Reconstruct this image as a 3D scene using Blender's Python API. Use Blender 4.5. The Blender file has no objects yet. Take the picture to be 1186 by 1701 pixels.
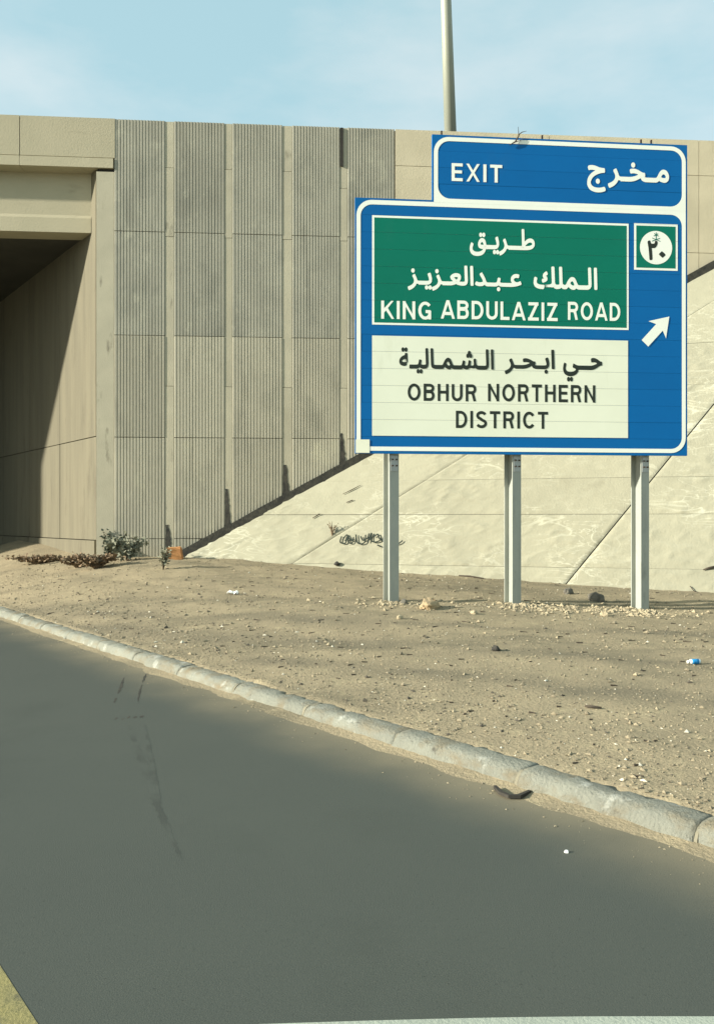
import bpy, bmesh, math, random
import numpy as np
from mathutils import Vector, noise as mnoise
random.seed(7)
R = math.radians
SC = bpy.context.scene
COL = SC.collection

# ------------------------------------------------------------------ camera
F, CX, HY, CAMH = 1400.0, 593.0, 865.0, 1.40        # focal length, principal column, horizon row (photo pixels), eye height (m)
cam_d = bpy.data.cameras.new('camera')
cam = bpy.data.objects.new('camera', cam_d); COL.objects.link(cam)
cam_d.sensor_fit = 'HORIZONTAL'; cam_d.sensor_width = 36.0
cam_d.lens = F/1186.0*36.0
cam_d.shift_y = (HY-850.5)/1186.0
cam_d.clip_start = 0.05; cam_d.clip_end = 5000
cam.location = (0, 0, CAMH); cam.rotation_euler = (R(90), 0, 0)
SC.camera = cam

# ------------------------------------------------------------------ sky and sun
SUN_EL, SUN_A = R(19), R(16.5)                        # elevation; angle in front of the picture plane, sun on the left
to_sun = Vector((-math.cos(SUN_EL)*math.cos(SUN_A), -math.cos(SUN_EL)*math.sin(SUN_A), math.sin(SUN_EL)))
W = bpy.data.worlds.new('World'); SC.world = W; W.use_nodes = True
wn, wl = W.node_tree.nodes, W.node_tree.links
wn.clear()
wo = wn.new('ShaderNodeOutputWorld'); bg = wn.new('ShaderNodeBackground')
sky = wn.new('ShaderNodeTexSky'); sky.sky_type = 'NISHITA'; sky.sun_disc = False
sky.sun_elevation = SUN_EL; sky.sun_rotation = math.atan2(to_sun.x, to_sun.y)
sky.air_density = 1.0; sky.dust_density = 2.2; sky.ozone_density = 1.6; sky.altitude = 0
tc = wn.new('ShaderNodeTexCoord'); mp = wn.new('ShaderNodeMapping'); mp.inputs['Scale'].default_value = (1.0, 1.0, 2.6)
nz = wn.new('ShaderNodeTexNoise'); nz.inputs['Scale'].default_value = 3.4; nz.inputs['Detail'].default_value = 6; nz.inputs['Roughness'].default_value = .55
rp = wn.new('ShaderNodeValToRGB'); rp.color_ramp.elements[0].position = .38; rp.color_ramp.elements[1].position = .72
rp.color_ramp.elements[0].color = (1.50, 2.30, 2.42, 1); rp.color_ramp.elements[1].color = (2.45, 2.80, 2.74, 1)
mx = wn.new('ShaderNodeMixRGB'); mx.inputs[0].default_value = .82
wl.new(tc.outputs['Generated'], mp.inputs['Vector']); wl.new(mp.outputs[0], nz.inputs['Vector'])
wl.new(nz.outputs['Fac'], rp.inputs[0]); wl.new(rp.outputs[0], mx.inputs[2]); wl.new(sky.outputs[0], mx.inputs[1])
wl.new(mx.outputs[0], bg.inputs['Color']); wl.new(bg.outputs[0], wo.inputs['Surface'])
bg.inputs['Strength'].default_value = 0.15
sun_d = bpy.data.lights.new('sun', 'SUN'); sun_d.energy = 4.4; sun_d.angle = R(1.2); sun_d.color = (1.0, .955, .83)
sun = bpy.data.objects.new('sun', sun_d); COL.objects.link(sun)
sun.rotation_euler = to_sun.to_track_quat('Z', 'Y').to_euler(); sun.location = to_sun*60
SC.view_settings.view_transform = 'Standard'; SC.view_settings.look = 'None'
SC.view_settings.exposure = 1.08; SC.view_settings.gamma = 1.0; SC.view_settings.use_curve_mapping = False
SC.render.engine = 'CYCLES'

# ------------------------------------------------------------------ helpers
def P(px, py, d):
    return Vector(((px-CX)/F*d, d, CAMH-(py-HY)/F*d))
def ray(px, py):
    return Vector(((px-CX)/F, 1.0, -(py-HY)/F))
EYE = Vector((0, 0, CAMH))
def hit(px, py, o, n):
    r = ray(px, py); return EYE + r*((o-EYE).dot(n)/r.dot(n))

def lin(r, g, b):
    f = lambda c: (c/255/12.92) if c <= 10.3 else ((c/255+.055)/1.055)**2.4
    return (f(r), f(g), f(b))

def mat(name, c1, c2=None, scale=3.0, rough=.85, bump=0.0, bscale=40.0, rnd=0.0, stains=None, stretch=(1, 1, 1), spec=.3, detail=6, metal=0.0, lo=.35, hi=.65, fine=None):
    """procedural surface: two colours mixed by noise, optional stains (colour, scale, lo, hi, stretch), per-object tone, bump"""
    m = bpy.data.materials.new(name); m.use_nodes = True
    N, L = m.node_tree.nodes, m.node_tree.links
    b = N['Principled BSDF']; b.inputs['Roughness'].default_value = rough; b.inputs['Specular IOR Level'].default_value = spec
    b.inputs['Metallic'].default_value = metal
    g = N.new('ShaderNodeNewGeometry')
    def nzf(sc, st, lo_, hi_, det=6, off=0):
        mpn = N.new('ShaderNodeMapping'); mpn.inputs['Scale'].default_value = st; mpn.inputs['Location'].default_value = (off, off*1.7, off*.6)
        t = N.new('ShaderNodeTexNoise'); t.inputs['Scale'].default_value = sc; t.inputs['Detail'].default_value = det; t.inputs['Roughness'].default_value = .6
        mr = N.new('ShaderNodeMapRange'); mr.inputs['From Min'].default_value = lo_; mr.inputs['From Max'].default_value = hi_
        L.new(g.outputs['Position'], mpn.inputs['Vector']); L.new(mpn.outputs[0], t.inputs['Vector']); L.new(t.outputs['Fac'], mr.inputs['Value'])
        return mr.outputs[0]
    def mixc(fac, a, bcol):
        x = N.new('ShaderNodeMixRGB')
        L.new(fac, x.inputs[0])
        if isinstance(a, tuple): x.inputs[1].default_value = (*a, 1)
        else: L.new(a, x.inputs[1])
        if isinstance(bcol, tuple): x.inputs[2].default_value = (*bcol, 1)
        else: L.new(bcol, x.inputs[2])
        return x.outputs[0]
    c2 = c2 or tuple(v*.82 for v in c1)
    col = mixc(nzf(scale, stretch, lo, hi, detail), c1, c2)
    for k, (sc_, ss, sl, sh, st) in enumerate(stains or []):
        col = mixc(nzf(ss, st, sl, sh, 5, 3.1+k*5.7), col, sc_)
    if rnd:
        oi = N.new('ShaderNodeObjectInfo'); mr = N.new('ShaderNodeMapRange')
        mr.inputs['To Min'].default_value = 1-rnd; mr.inputs['To Max'].default_value = 1+rnd
        L.new(oi.outputs['Random'], mr.inputs['Value'])
        v = N.new('ShaderNodeVectorMath'); v.operation = 'SCALE'
        L.new(col, v.inputs[0]); L.new(mr.outputs[0], v.inputs['Scale']); col = v.outputs[0]
    L.new(col, b.inputs['Base Color'])
    if bump:
        t = N.new('ShaderNodeTexNoise'); t.inputs['Scale'].default_value = bscale; t.inputs['Detail'].default_value = 8; t.inputs['Roughness'].default_value = .65
        bp = N.new('ShaderNodeBump'); bp.inputs['Strength'].default_value = bump; bp.inputs['Distance'].default_value = .02
        L.new(g.outputs['Position'], t.inputs['Vector']); L.new(t.outputs['Fac'], bp.inputs['Height']); L.new(bp.outputs[0], b.inputs['Normal'])
    m['_b'] = 1
    return m

class MB:
    def __init__(s): s.v = []; s.f = []
    def add(s, vs, fs):
        o = len(s.v); s.v += [tuple(v) for v in vs]; s.f += [tuple(i+o for i in f) for f in fs]
    def box(s, o, ex, ey, ez, a, b):
        """box in frame (o,ex,ey,ez) from local corner a to local corner b"""
        vs = []
        for z in (a[2], b[2]):
            for (x, y) in ((a[0], a[1]), (b[0], a[1]), (b[0], b[1]), (a[0], b[1])):
                vs.append(o+ex*x+ey*y+ez*z)
        s.add(vs, [(3, 2, 1, 0), (4, 5, 6, 7), (0, 1, 5, 4), (1, 2, 6, 5), (2, 3, 7, 6), (3, 0, 4, 7)])
    def prism(s, pts, dirv):
        """polygon pts extruded by dirv"""
        n = len(pts); vs = list(pts)+[p+dirv for p in pts]
        s.add(vs, [tuple(range(n))[::-1], tuple(range(n, 2*n))]+[(i, (i+1) % n, n+(i+1) % n, n+i) for i in range(n)])
    def tube(s, pts, rad, n=8, caps=True):
        pts = [Vector(p) for p in pts]; rings = []
        for i, p in enumerate(pts):
            t = (pts[min(i+1, len(pts)-1)]-pts[max(i-1, 0)]).normalized()
            a = t.cross(Vector((0, 0, 1)));
            if a.length < .1: a = t.cross(Vector((1, 0, 0)))
            a.normalize(); b = t.cross(a)
            r = rad[i] if isinstance(rad, (list, tuple)) else rad
            rings.append([p+(a*math.cos(2*math.pi*k/n)+b*math.sin(2*math.pi*k/n))*r for k in range(n)])
        vs = [q for rg in rings for q in rg]; fs = []
        for i in range(len(pts)-1):
            for k in range(n):
                fs.append((i*n+k, i*n+(k+1) % n, (i+1)*n+(k+1) % n, (i+1)*n+k))
        if caps: fs += [tuple(range(n))[::-1], tuple(range((len(pts)-1)*n, len(pts)*n))]
        s.add(vs, fs)
    def build(s, name, m, parent=None, smooth=False, fix=True):
        me = bpy.data.meshes.new(name); off = parent_world(parent) if parent else Vector()
        me.from_pydata([(v[0]-off.x, v[1]-off.y, v[2]-off.z) for v in s.v], [], s.f)
        if fix:
            bm = bmesh.new(); bm.from_mesh(me); bmesh.ops.recalc_face_normals(bm, faces=bm.faces); bm.to_mesh(me); bm.free()
        me.materials.append(m)
        if smooth: me.polygons.foreach_set('use_smooth', [True]*len(me.polygons))
        o = bpy.data.objects.new(name, me); COL.objects.link(o)
        if parent: o.parent = parent
        me.update(); return o
def parent_world(p):
    v = Vector(p.location); q = p.parent
    while q: v += q.location; q = q.parent
    return v
def tag(o, label=None, cat=None, group=None, kind=None):
    if label: o['label'] = label
    if cat: o['category'] = cat
    if group: o['group'] = group
    if kind: o['kind'] = kind
    return o
def empty(name, loc, label=None, cat=None, group=None, kind=None):
    o = bpy.data.objects.new(name, None); COL.objects.link(o); o.location = loc; o.empty_display_size = .2
    return tag(o, label, cat, group, kind)
def center_origin(o):
    """move a top-level mesh's origin to the middle of its base"""
    me = o.data; c = np.empty(len(me.vertices)*3); me.vertices.foreach_get('co', c); c = c.reshape(-1, 3)
    off = Vector(((c[:, 0].min()+c[:, 0].max())/2, (c[:, 1].min()+c[:, 1].max())/2, c[:, 2].min()))
    c -= np.array(off); me.vertices.foreach_set('co', c.ravel()); me.update(); o.location = off
    return o

# ------------------------------------------------------------------ materials
M = {}
M['sand'] = mat('sand_soil', (.33, .272, .176), (.27, .225, .148), 1.1, .95, .9, 38, spec=.1,
                stains=[((.20, .172, .115), .6, .50, .68, (.5, 1.9, 1)), ((.39, .325, .205), 6, .55, .78, (1, 1, 1)), ((.16, .135, .09), 26, .63, .74, (1, 1, 1))])
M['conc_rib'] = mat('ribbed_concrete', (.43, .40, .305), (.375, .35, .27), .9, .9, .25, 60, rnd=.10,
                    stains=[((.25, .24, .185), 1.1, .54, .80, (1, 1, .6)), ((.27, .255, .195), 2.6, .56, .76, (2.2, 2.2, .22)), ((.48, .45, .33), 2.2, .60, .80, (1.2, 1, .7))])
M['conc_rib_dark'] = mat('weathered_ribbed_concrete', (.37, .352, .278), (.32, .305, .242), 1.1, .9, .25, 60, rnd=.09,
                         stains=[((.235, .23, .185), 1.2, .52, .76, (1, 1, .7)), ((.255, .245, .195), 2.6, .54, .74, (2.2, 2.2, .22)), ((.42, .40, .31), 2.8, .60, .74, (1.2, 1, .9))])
M['conc_chan'] = mat('channel_concrete', (.47, .43, .315), (.41, .375, .275), 1.6, .9, .25, 50, rnd=.04,
                     stains=[((.20, .18, .13), 3.0, .62, .76, (1.5, 1, .5))])
M['conc_plain'] = mat('plain_concrete', (.60, .525, .37), (.53, .465, .325), 1.1, .9, .3, 35, rnd=.03,
                      stains=[((.44, .38, .265), 1.7, .60, .78, (1, 1, .45)), ((.20, .17, .115), 6, .69, .76, (.6, 1, 1))])
M['conc_bridge'] = mat('bridge_concrete', (.46, .41, .285), (.41, .37, .255), .8, .9, .25, 30, rnd=.03,
                       stains=[((.29, .255, .175), 1.8, .6, .8, (.5, 1, 1.6))])
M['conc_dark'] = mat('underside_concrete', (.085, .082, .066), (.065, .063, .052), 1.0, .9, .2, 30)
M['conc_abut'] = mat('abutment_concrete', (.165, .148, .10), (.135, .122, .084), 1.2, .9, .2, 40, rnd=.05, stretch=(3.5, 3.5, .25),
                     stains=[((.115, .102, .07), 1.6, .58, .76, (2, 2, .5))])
M['joint_shade'] = mat('dark_joint_shade', (.045, .042, .034), (.03, .028, .024), 5, .95)  # deep joints, and the painted shade at pier head and last channel
M['tar'] = mat('tar_and_dark_marks', (.028, .028, .024), (.07, .065, .05), 12, .8, .5, 60)
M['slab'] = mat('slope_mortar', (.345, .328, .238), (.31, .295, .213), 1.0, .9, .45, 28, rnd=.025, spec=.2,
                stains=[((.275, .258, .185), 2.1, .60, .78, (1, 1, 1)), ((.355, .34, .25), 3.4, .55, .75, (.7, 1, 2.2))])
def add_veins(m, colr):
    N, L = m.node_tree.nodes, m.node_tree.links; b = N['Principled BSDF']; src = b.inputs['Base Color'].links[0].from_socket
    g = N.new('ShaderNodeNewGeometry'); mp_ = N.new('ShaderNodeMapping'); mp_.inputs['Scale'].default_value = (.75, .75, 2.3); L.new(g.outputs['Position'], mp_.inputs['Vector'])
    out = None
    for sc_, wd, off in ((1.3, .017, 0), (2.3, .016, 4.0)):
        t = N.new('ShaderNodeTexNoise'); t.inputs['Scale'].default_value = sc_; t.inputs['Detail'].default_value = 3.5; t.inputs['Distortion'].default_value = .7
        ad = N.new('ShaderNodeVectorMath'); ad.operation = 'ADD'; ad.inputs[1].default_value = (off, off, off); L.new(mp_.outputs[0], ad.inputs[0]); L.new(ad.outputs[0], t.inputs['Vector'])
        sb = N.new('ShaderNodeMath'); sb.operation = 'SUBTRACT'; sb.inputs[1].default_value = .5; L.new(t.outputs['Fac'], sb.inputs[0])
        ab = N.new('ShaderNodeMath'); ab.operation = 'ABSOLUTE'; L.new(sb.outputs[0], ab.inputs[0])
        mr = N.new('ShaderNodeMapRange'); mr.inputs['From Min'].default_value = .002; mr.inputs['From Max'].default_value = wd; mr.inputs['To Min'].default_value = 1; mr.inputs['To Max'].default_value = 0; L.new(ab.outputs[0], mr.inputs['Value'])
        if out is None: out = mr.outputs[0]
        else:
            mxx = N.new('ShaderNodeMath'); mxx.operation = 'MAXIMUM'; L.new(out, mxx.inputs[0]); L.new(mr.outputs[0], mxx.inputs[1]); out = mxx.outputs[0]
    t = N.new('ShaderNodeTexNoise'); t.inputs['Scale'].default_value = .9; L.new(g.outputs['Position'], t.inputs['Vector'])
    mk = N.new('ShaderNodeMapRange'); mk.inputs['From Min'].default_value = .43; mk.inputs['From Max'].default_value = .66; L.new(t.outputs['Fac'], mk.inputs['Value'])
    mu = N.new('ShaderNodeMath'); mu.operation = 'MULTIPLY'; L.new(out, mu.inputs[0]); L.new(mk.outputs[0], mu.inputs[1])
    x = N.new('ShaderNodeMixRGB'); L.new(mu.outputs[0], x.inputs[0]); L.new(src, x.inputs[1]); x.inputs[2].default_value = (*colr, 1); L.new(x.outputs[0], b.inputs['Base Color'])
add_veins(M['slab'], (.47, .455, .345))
M['kerb'] = mat('kerb_concrete', (.27, .272, .222), (.215, .217, .178), 3.5, .9, 1.0, 55, rnd=.09, spec=.2,
                stains=[((.215, .182, .12), 4.0, .47, .66, (1, 1, 2)), ((.40, .40, .345), 6, .60, .70, (1, 1, 1)), ((.12, .115, .09), 13, .64, .74, (1, 1, 1))])
M['mortar'] = mat('sandy_mortar', (.235, .215, .155), (.19, .175, .125), 9, .95, .5, 60)
M['plank'] = mat('blue_sheeting', (.0012, .122, .36), (.0014, .114, .34), 1.5, .55, rnd=.035, spec=.16, stains=[((.008, .12, .33), 2.5, .62, .85, (1, 1, .5))])
M['green'] = mat('green_sheeting', (.0012, .165, .108), (.0015, .155, .10), 1.5, .55, spec=.16, stains=[((.008, .165, .11), 3, .6, .85, (1, 1, .5))])
M['white'] = mat('white_sheeting', (.88, .90, .80), (.84, .86, .76), 2, .5, spec=.3)
M['white_panel'] = mat('pale_sheeting', (.80, .82, .66), (.75, .77, .61), 1.2, .5, spec=.3, stains=[((.69, .71, .55), 3, .6, .8, (1, 1, .3))])
M['cream'] = mat('cream_patch', (.86, .86, .68), (.82, .82, .64), 3, .6)
M['black'] = mat('black_lettering', (.018, .026, .018), (.022, .03, .022), 4, .5)
M['alu'] = mat('bare_aluminium', (.42, .43, .41), (.36, .37, .35), 6, .45, metal=.6)
M['steel'] = mat('galvanised_steel', (.40, .415, .36), (.335, .35, .31), 5, .5, .08, 90, metal=.25, stretch=(1, 1, .35), spec=.45,
                 stains=[((.27, .28, .245), 9, .6, .75, (1, 1, .4))])
M['pole'] = mat('pole_paint', (.37, .38, .30), (.31, .325, .26), 3, .5, .05, 60, metal=.15, stretch=(1, 1, .3))
M['rust'] = mat('rusty_iron', (.07, .05, .035), (.04, .03, .025), 20, .9)
M['rock_tan'] = mat('tan_rock', (.42, .32, .19), (.33, .25, .15), 9, .92, .8, 40, stains=[((.50, .27, .13), 7, .6, .72, (1, 1, 1))])
M['rock_grey'] = mat('grey_rock', (.17, .155, .12), (.12, .11, .09), 9, .92, .8, 40)
M['rock_dark'] = mat('dark_rock', (.035, .033, .028), (.06, .055, .045), 14, .9, .6, 60)
M['gravel'] = mat('pale_gravel', (.43, .36, .235), (.29, .24, .155), 14, .92, .4, 80, lo=.4, hi=.6)
M['pebble'] = mat('pebbles', (.33, .275, .18), (.22, .185, .125), 9, .92, .3, 80, lo=.42, hi=.58)
M['flint'] = mat('dark_pebbles', (.11, .095, .07), (.07, .062, .048), 9, .92)
M['white_peb'] = mat('white_pebbles', (.62, .58, .46), (.50, .46, .36), 9, .9)
M['leaf'] = mat('grey_green_leaf', (.27, .265, .19), (.19, .195, .135), 7, .8, rnd=.1)
M['leaf_dark'] = mat('dark_leaf', (.11, .125, .085), (.075, .088, .06), 7, .8)
M['dry'] = mat('dry_brush', (.24, .17, .105), (.16, .115, .07), 9, .9)
M['stem'] = mat('woody_stem', (.10, .075, .045), (.07, .055, .035), 9, .9)
M['clay'] = mat('orange_clay', (.52, .255, .095), (.44, .21, .085), 7, .9, .5, 50)
M['litter'] = mat('white_plastic', (.85, .86, .82), (.78, .79, .75), 9, .4)
M['bottle_blue'] = mat('blue_label', (.02, .24, .55), (.03, .30, .6), 14, .4)
M['bottle_clear'] = mat('cloudy_plastic', (.55, .66, .68), (.48, .58, .6), 14, .25)
M['twig'] = mat('dead_twig', (.075, .06, .042), (.05, .04, .03), 14, .9)
M['rubber'] = mat('torn_rubber', (.032, .028, .024), (.05, .045, .035), 14, .85)
M['yellow'] = mat('worn_yellow_paint', (.265, .23, .095), (.22, .195, .088), 7, .85, .4, 60, lo=.4, hi=.6, stains=[((.13, .12, .07), 12, .56, .7, (1, 1, 1))])
M['whiteline'] = mat('worn_white_paint', (.37, .40, .33), (.32, .345, .285), 5, .85, .3, 60)
M['asphalt_top'] = mat('upper_asphalt', (.08, .078, .07), (.06, .058, .054), 4, .9, .4, 90)

# ------------------------------------------------------------------ kerb line and road coordinates
D = Vector((-.605, .796, 0)); D.normalize(); NR = Vector((D.y, -D.x, 0))      # road heading; right-hand normal
kpx = [(0, 1025), (67, 1052), (169, 1082), (270, 1116), (380, 1148), (484, 1190), (587, 1228), (686, 1262), (846, 1306), (1002, 1353), (1186, 1416)]
kp = [P(a, b, CAMH*F/(b-HY)) for a, b in kpx]
ks = np.array([p.dot(D) for p in kp]); kl = np.array([p.dot(NR) for p in kp])
kc = np.polyfit(ks, kl, 2); s_lo, s_hi = ks.min(), ks.max()
def klat(s):
    """lateral position of the kerb face foot at station s"""
    c = min(max(s, s_lo-.5), s_hi+1.0)
    return np.polyval(kc, c)+np.polyval(np.polyder(kc), c)*(s-c)
def road_pt(s, lat, z=0.0):
    return D*s+NR*(klat(s)+lat)+Vector((0, 0, z))

# wall frame ---------------------------------------------------------------
YAW = math.atan(F/18000.0)
WO = P(190, HY, 16.2); WO.z = 0
WX = Vector((math.cos(YAW), math.sin(YAW), 0)); WN = Vector((math.sin(YAW), -math.cos(YAW), 0)); UP = Vector((0, 0, 1))
def wuz(px, py, w=0.0):
    p = hit(px, py, WO+WN*w, WN); return (p-WO).dot(WX), p.z
def wpt(u, w, z): return WO+WX*u+WN*w+UP*z
uL0, zL0 = wuz(310, 916); uL1, zL1 = wuz(1140, 463)
def zL(u): return zL0+(zL1-zL0)*(u-uL0)/(uL1-uL0)                              # where the slope meets the wall

# slope plane -------------------------------------------------------------
FA = wpt(*((lambda t: (t[0], 0, t[1]))(wuz(322, 926)))); FB = P(1186, 985, 13.4)
Ldir = (wpt(uL1, 0, zL1)-wpt(uL0, 0, zL0)).normalized()
SN = Ldir.cross((FB-FA).normalized()).normalized()
if SN.z < 0: SN = -SN
SO = wpt(uL0, 0, zL0)
E1 = Vector((-SN.y, SN.x, 0)).normalized()
if E1.x < 0: E1 = -E1
E2 = SN.cross(E1).normalized()
if E2.z < 0: E2 = -E2
def sab(px, py):
    p = hit(px, py, SO, SN)-SO; return p.dot(E1), p.dot(E2)
def spt(a, b, h=0.0): return SO+E1*a+E2*b+SN*h

# ------------------------------------------------------------------ ground heights
def gz(px, py, d): p = P(px, py, d); return (p.x, p.y, p.z)
ctrl = [gz(650, 1000, 10.9), gz(852, 1003, 11.05), gz(1063, 1014, 11.2), gz(0, 905, 20), gz(0, 938, 17.2), gz(120, 930, 16.6), gz(240, 926, 16.0), gz(322, 928, 15.6)]
for t in (0, .17, .37, .6, .8, 1.0, 1.3, 1.7):
    q = FA.lerp(FB, t); ctrl.append((q.x, q.y, q.z))
for s in np.linspace(-6, 26, 14):
    q = road_pt(s, .30); ctrl.append((q.x, q.y, .10))
for t in (.35, .7, 1.0, 1.4): 
    q = FA.lerp(FB, t); q2 = q+Vector((.4, .9, 0)); ctrl.append((q2.x, q2.y, q.z+.02))
ctrl += [(12, 8, .2), (16, 12, .3), (14, 2, .15), (-9, 24, .8), (20, 4, .2), (-14, 33, .8)]
CT = np.array(ctrl)
def tps_k(d2): return np.where(d2 > 1e-9, .5*d2*np.log(np.maximum(d2, 1e-9)), 0)
n_ = len(CT); A_ = np.zeros((n_+3, n_+3)); d2_ = ((CT[:, None, :2]-CT[None, :, :2])**2).sum(-1)
A_[:n_, :n_] = tps_k(d2_)+np.eye(n_)*.25; A_[:n_, n_] = 1; A_[:n_, n_+1:] = CT[:, :2]; A_[n_, :n_] = 1; A_[n_+1:, :n_] = CT[:, :2].T
WT = np.linalg.solve(A_, np.r_[CT[:, 2], 0, 0, 0])
def gbase(x, y):
    z = (tps_k((CT[:, 0]-x)**2+(CT[:, 1]-y)**2)*WT[:n_]).sum()+WT[n_]+WT[n_+1]*x+WT[n_+2]*y
    z = min(max(z, .06), 1.1)
    r = max(0, math.hypot(x-1, y-10)-22); k = math.exp(-r/15)
    return z*k+.15*(1-k)
def lat_of(x, y):
    v = Vector((x, y, 0)); s = v.dot(D); return s, v.dot(NR)-klat(s)
def sstep(a, b, x):
    t = min(max((x-a)/(b-a), 0), 1); return t*t*(3-2*t)
def ground_z(x, y):
    s, l = lat_of(x, y)
    if l < .06: return -.10
    z = gbase(x, y)
    if abs(x) < 30 and y < 40:
        z += .035*mnoise.noise((x*.55, y*.55, 0))+.016*mnoise.noise((x*2.1, y*2.1, 3))+.008*mnoise.noise((x*6, y*6, 7))
        # wheel ruts running along the verge
        for off, dep in ((3.1, .03), (4.5, .03), (1.7, .018)):
            dd = l*.80+.20*(y-7)-off+.25*mnoise.noise((x*.3, y*.3, off))
            z -= dep*math.exp(-(dd/.16)**2)*(.6+.6*mnoise.noise((x*.7, y*.7, off+9)))
    t = sstep(.06, .17, l); e = sstep(.17, .6, l)
    return -.10*(1-t)+t*((.094+.022*mnoise.noise((x*1.7, y*1.7, 21))+.014*mnoise.noise((x*6, y*6, 31)))*(1-e)+z*e)
def gpt(px, py, d0=8.0):
    """where the view ray through a photo point meets the ground"""
    d = d0
    for _ in range(60):
        p = P(px, py, d); z = ground_z(p.x, p.y) if lat_of(p.x, p.y)[1] > .06 else 0.0
        dn = (CAMH-z)*F/(py-HY); d = .5*d+.5*dn
    p = P(px, py, d); p.z = ground_z(p.x, p.y) if lat_of(p.x, p.y)[1] > .06 else 0.0
    return p

def axis(lo, hi, step, far_lo, far_hi):
    a = list(np.arange(lo, hi+1e-6, step)); d = step; x = hi
    while x < far_hi: d *= 1.35; x += d; a.append(min(x, far_hi))
    d = step; x = lo
    while x > far_lo: d *= 1.35; x -= d; a.insert(0, max(x, far_lo))
    return a
xs = axis(-7.5, 6.8, .075, -2500, 2500); ys = axis(2.6, 20.5, .075, -400, 4000)
gv = [(x, y, ground_z(x, y)) for y in ys for x in xs]; nx = len(xs)
gf = [(j*nx+i, j*nx+i+1, (j+1)*nx+i+1, (j+1)*nx+i) for j in range(len(ys)-1) for i in range(nx-1)]
g_ = MB(); g_.v = gv; g_.f = gf
gob = tag(g_.build('ground', M['sand'], smooth=True, fix=False), kind='structure')
# packed wheel tracks across the verge: how strongly each spot has been driven over
tracks = [[(20, 1012), (120, 1017), (250, 1021), (420, 1026), (620, 1036)], [(150, 1040), (300, 1056), (420, 1062), (600, 1072), (780, 1080), (960, 1086), (1190, 1102)],
          [(420, 1096), (640, 1112), (820, 1126), (980, 1148), (1190, 1166)], [(660, 1034), (860, 1046), (1190, 1058)]]
gvv = np.array(gv); trk = np.zeros(len(gv)); near = np.where((abs(gvv[:, 0]) < 9) & (gvv[:, 1] > 2) & (gvv[:, 1] < 20))[0]
for ti, tl_ in enumerate(tracks):
    pl = [gpt(*q) for q in tl_]; best = np.full(len(near), 9.0)
    for a, b in zip(pl[:-1], pl[1:]):
        a, b = np.array(a[:2]), np.array(b[:2]); ab = b-a; t = np.clip(((gvv[near, :2]-a)@ab)/(ab@ab), 0, 1); best = np.minimum(best, np.linalg.norm(gvv[near, :2]-(a+t[:, None]*ab), axis=1))
    nf = np.array([.55+.75*mnoise.noise((gvv[i, 0]*.8, gvv[i, 1]*1.6, ti*4+2))+.3*mnoise.noise((gvv[i, 0]*3, gvv[i, 1]*5, ti)) for i in near])
    trk[near] = np.maximum(trk[near], np.exp(-(best/(.24, .30, .24, .16)[ti])**2)*np.clip(nf, 0, 1))
at_ = gob.data.attributes.new('track', 'FLOAT', 'POINT'); at_.data.foreach_set('value', trk.astype(np.float32))
sN, sL = M['sand'].node_tree.nodes, M['sand'].node_tree.links; sb_ = sN['Principled BSDF']; src_ = sb_.inputs['Base Color'].links[0].from_socket
an_ = sN.new('ShaderNodeAttribute'); an_.attribute_name = 'track'; xm = sN.new('ShaderNodeMixRGB'); xm.inputs[2].default_value = (.158, .139, .098, 1)
sc__ = sN.new('ShaderNodeMath'); sc__.operation = 'MULTIPLY'; sc__.inputs[1].default_value = .85; sL.new(an_.outputs['Fac'], sc__.inputs[0])
sL.new(sc__.outputs[0], xm.inputs[0]); sL.new(src_, xm.inputs[1]); sL.new(xm.outputs[0], sb_.inputs['Base Color'])

# ------------------------------------------------------------------ road with dusty edge
def road_material():
    m = mat('asphalt', (.066, .074, .062), (.062, .070, .059), .8, .80, .2, 160, spec=.3, stains=[((.052, .059, .049), .9, .55, .80, (1, 1, 1)), ((.075, .081, .067), 90, .56, .72, (1, 1, 1)), ((.04, .045, .038), 70, .60, .74, (1, 1, 1))])
    N, L = m.node_tree.nodes, m.node_tree.links
    b = N['Principled BSDF']; src = b.inputs['Base Color'].links[0].from_socket
    uv = N.new('ShaderNodeUVMap'); uv.uv_map = 'lane'; sp = N.new('ShaderNodeSeparateXYZ'); L.new(uv.outputs[0], sp.inputs[0])
    g = N.new('ShaderNodeNewGeometry')
    t = N.new('ShaderNodeTexNoise'); t.inputs['Scale'].default_value = 1.3; t.inputs['Detail'].default_value = 7; L.new(g.outputs['Position'], t.inputs['Vector'])
    ad = N.new('ShaderNodeMath'); ad.operation = 'MULTIPLY_ADD'; ad.inputs[1].default_value = -.6; L.new(t.outputs['Fac'], ad.inputs[0]); L.new(sp.outputs['Y'], ad.inputs[2])
    mr = N.new('ShaderNodeMapRange'); mr.inputs['From Min'].default_value = -.28; mr.inputs['From Max'].default_value = .42; mr.inputs['To Min'].default_value = 1; mr.inputs['To Max'].default_value = 0
    L.new(ad.outputs[0], mr.inputs['Value'])
    pw = N.new('ShaderNodeMath'); pw.operation = 'POWER'; pw.inputs[1].default_value = 2.0; L.new(mr.outputs[0], pw.inputs[0])
    x = N.new('ShaderNodeMixRGB'); L.new(pw.outputs[0], x.inputs[0]); L.new(src, x.inputs[1]); x.inputs[2].default_value = (.215, .182, .118, 1)
    L.new(x.outputs[0], b.inputs['Base Color'])
    return m
M['asphalt'] = road_material()
lats = [0.12, 0, -.15, -.35, -.7, -1.2, -2, -3.5, -6, -10, -15]
ss = list(np.arange(-60, -4, 4))+list(np.arange(-4, 18, .5))+list(np.arange(18, 90, 6))
rv = []; uvs = []
for s in ss:
    for l in lats:
        q = road_pt(s, l, 0); rv.append(tuple(q)); uvs.append((s, -l))
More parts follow.
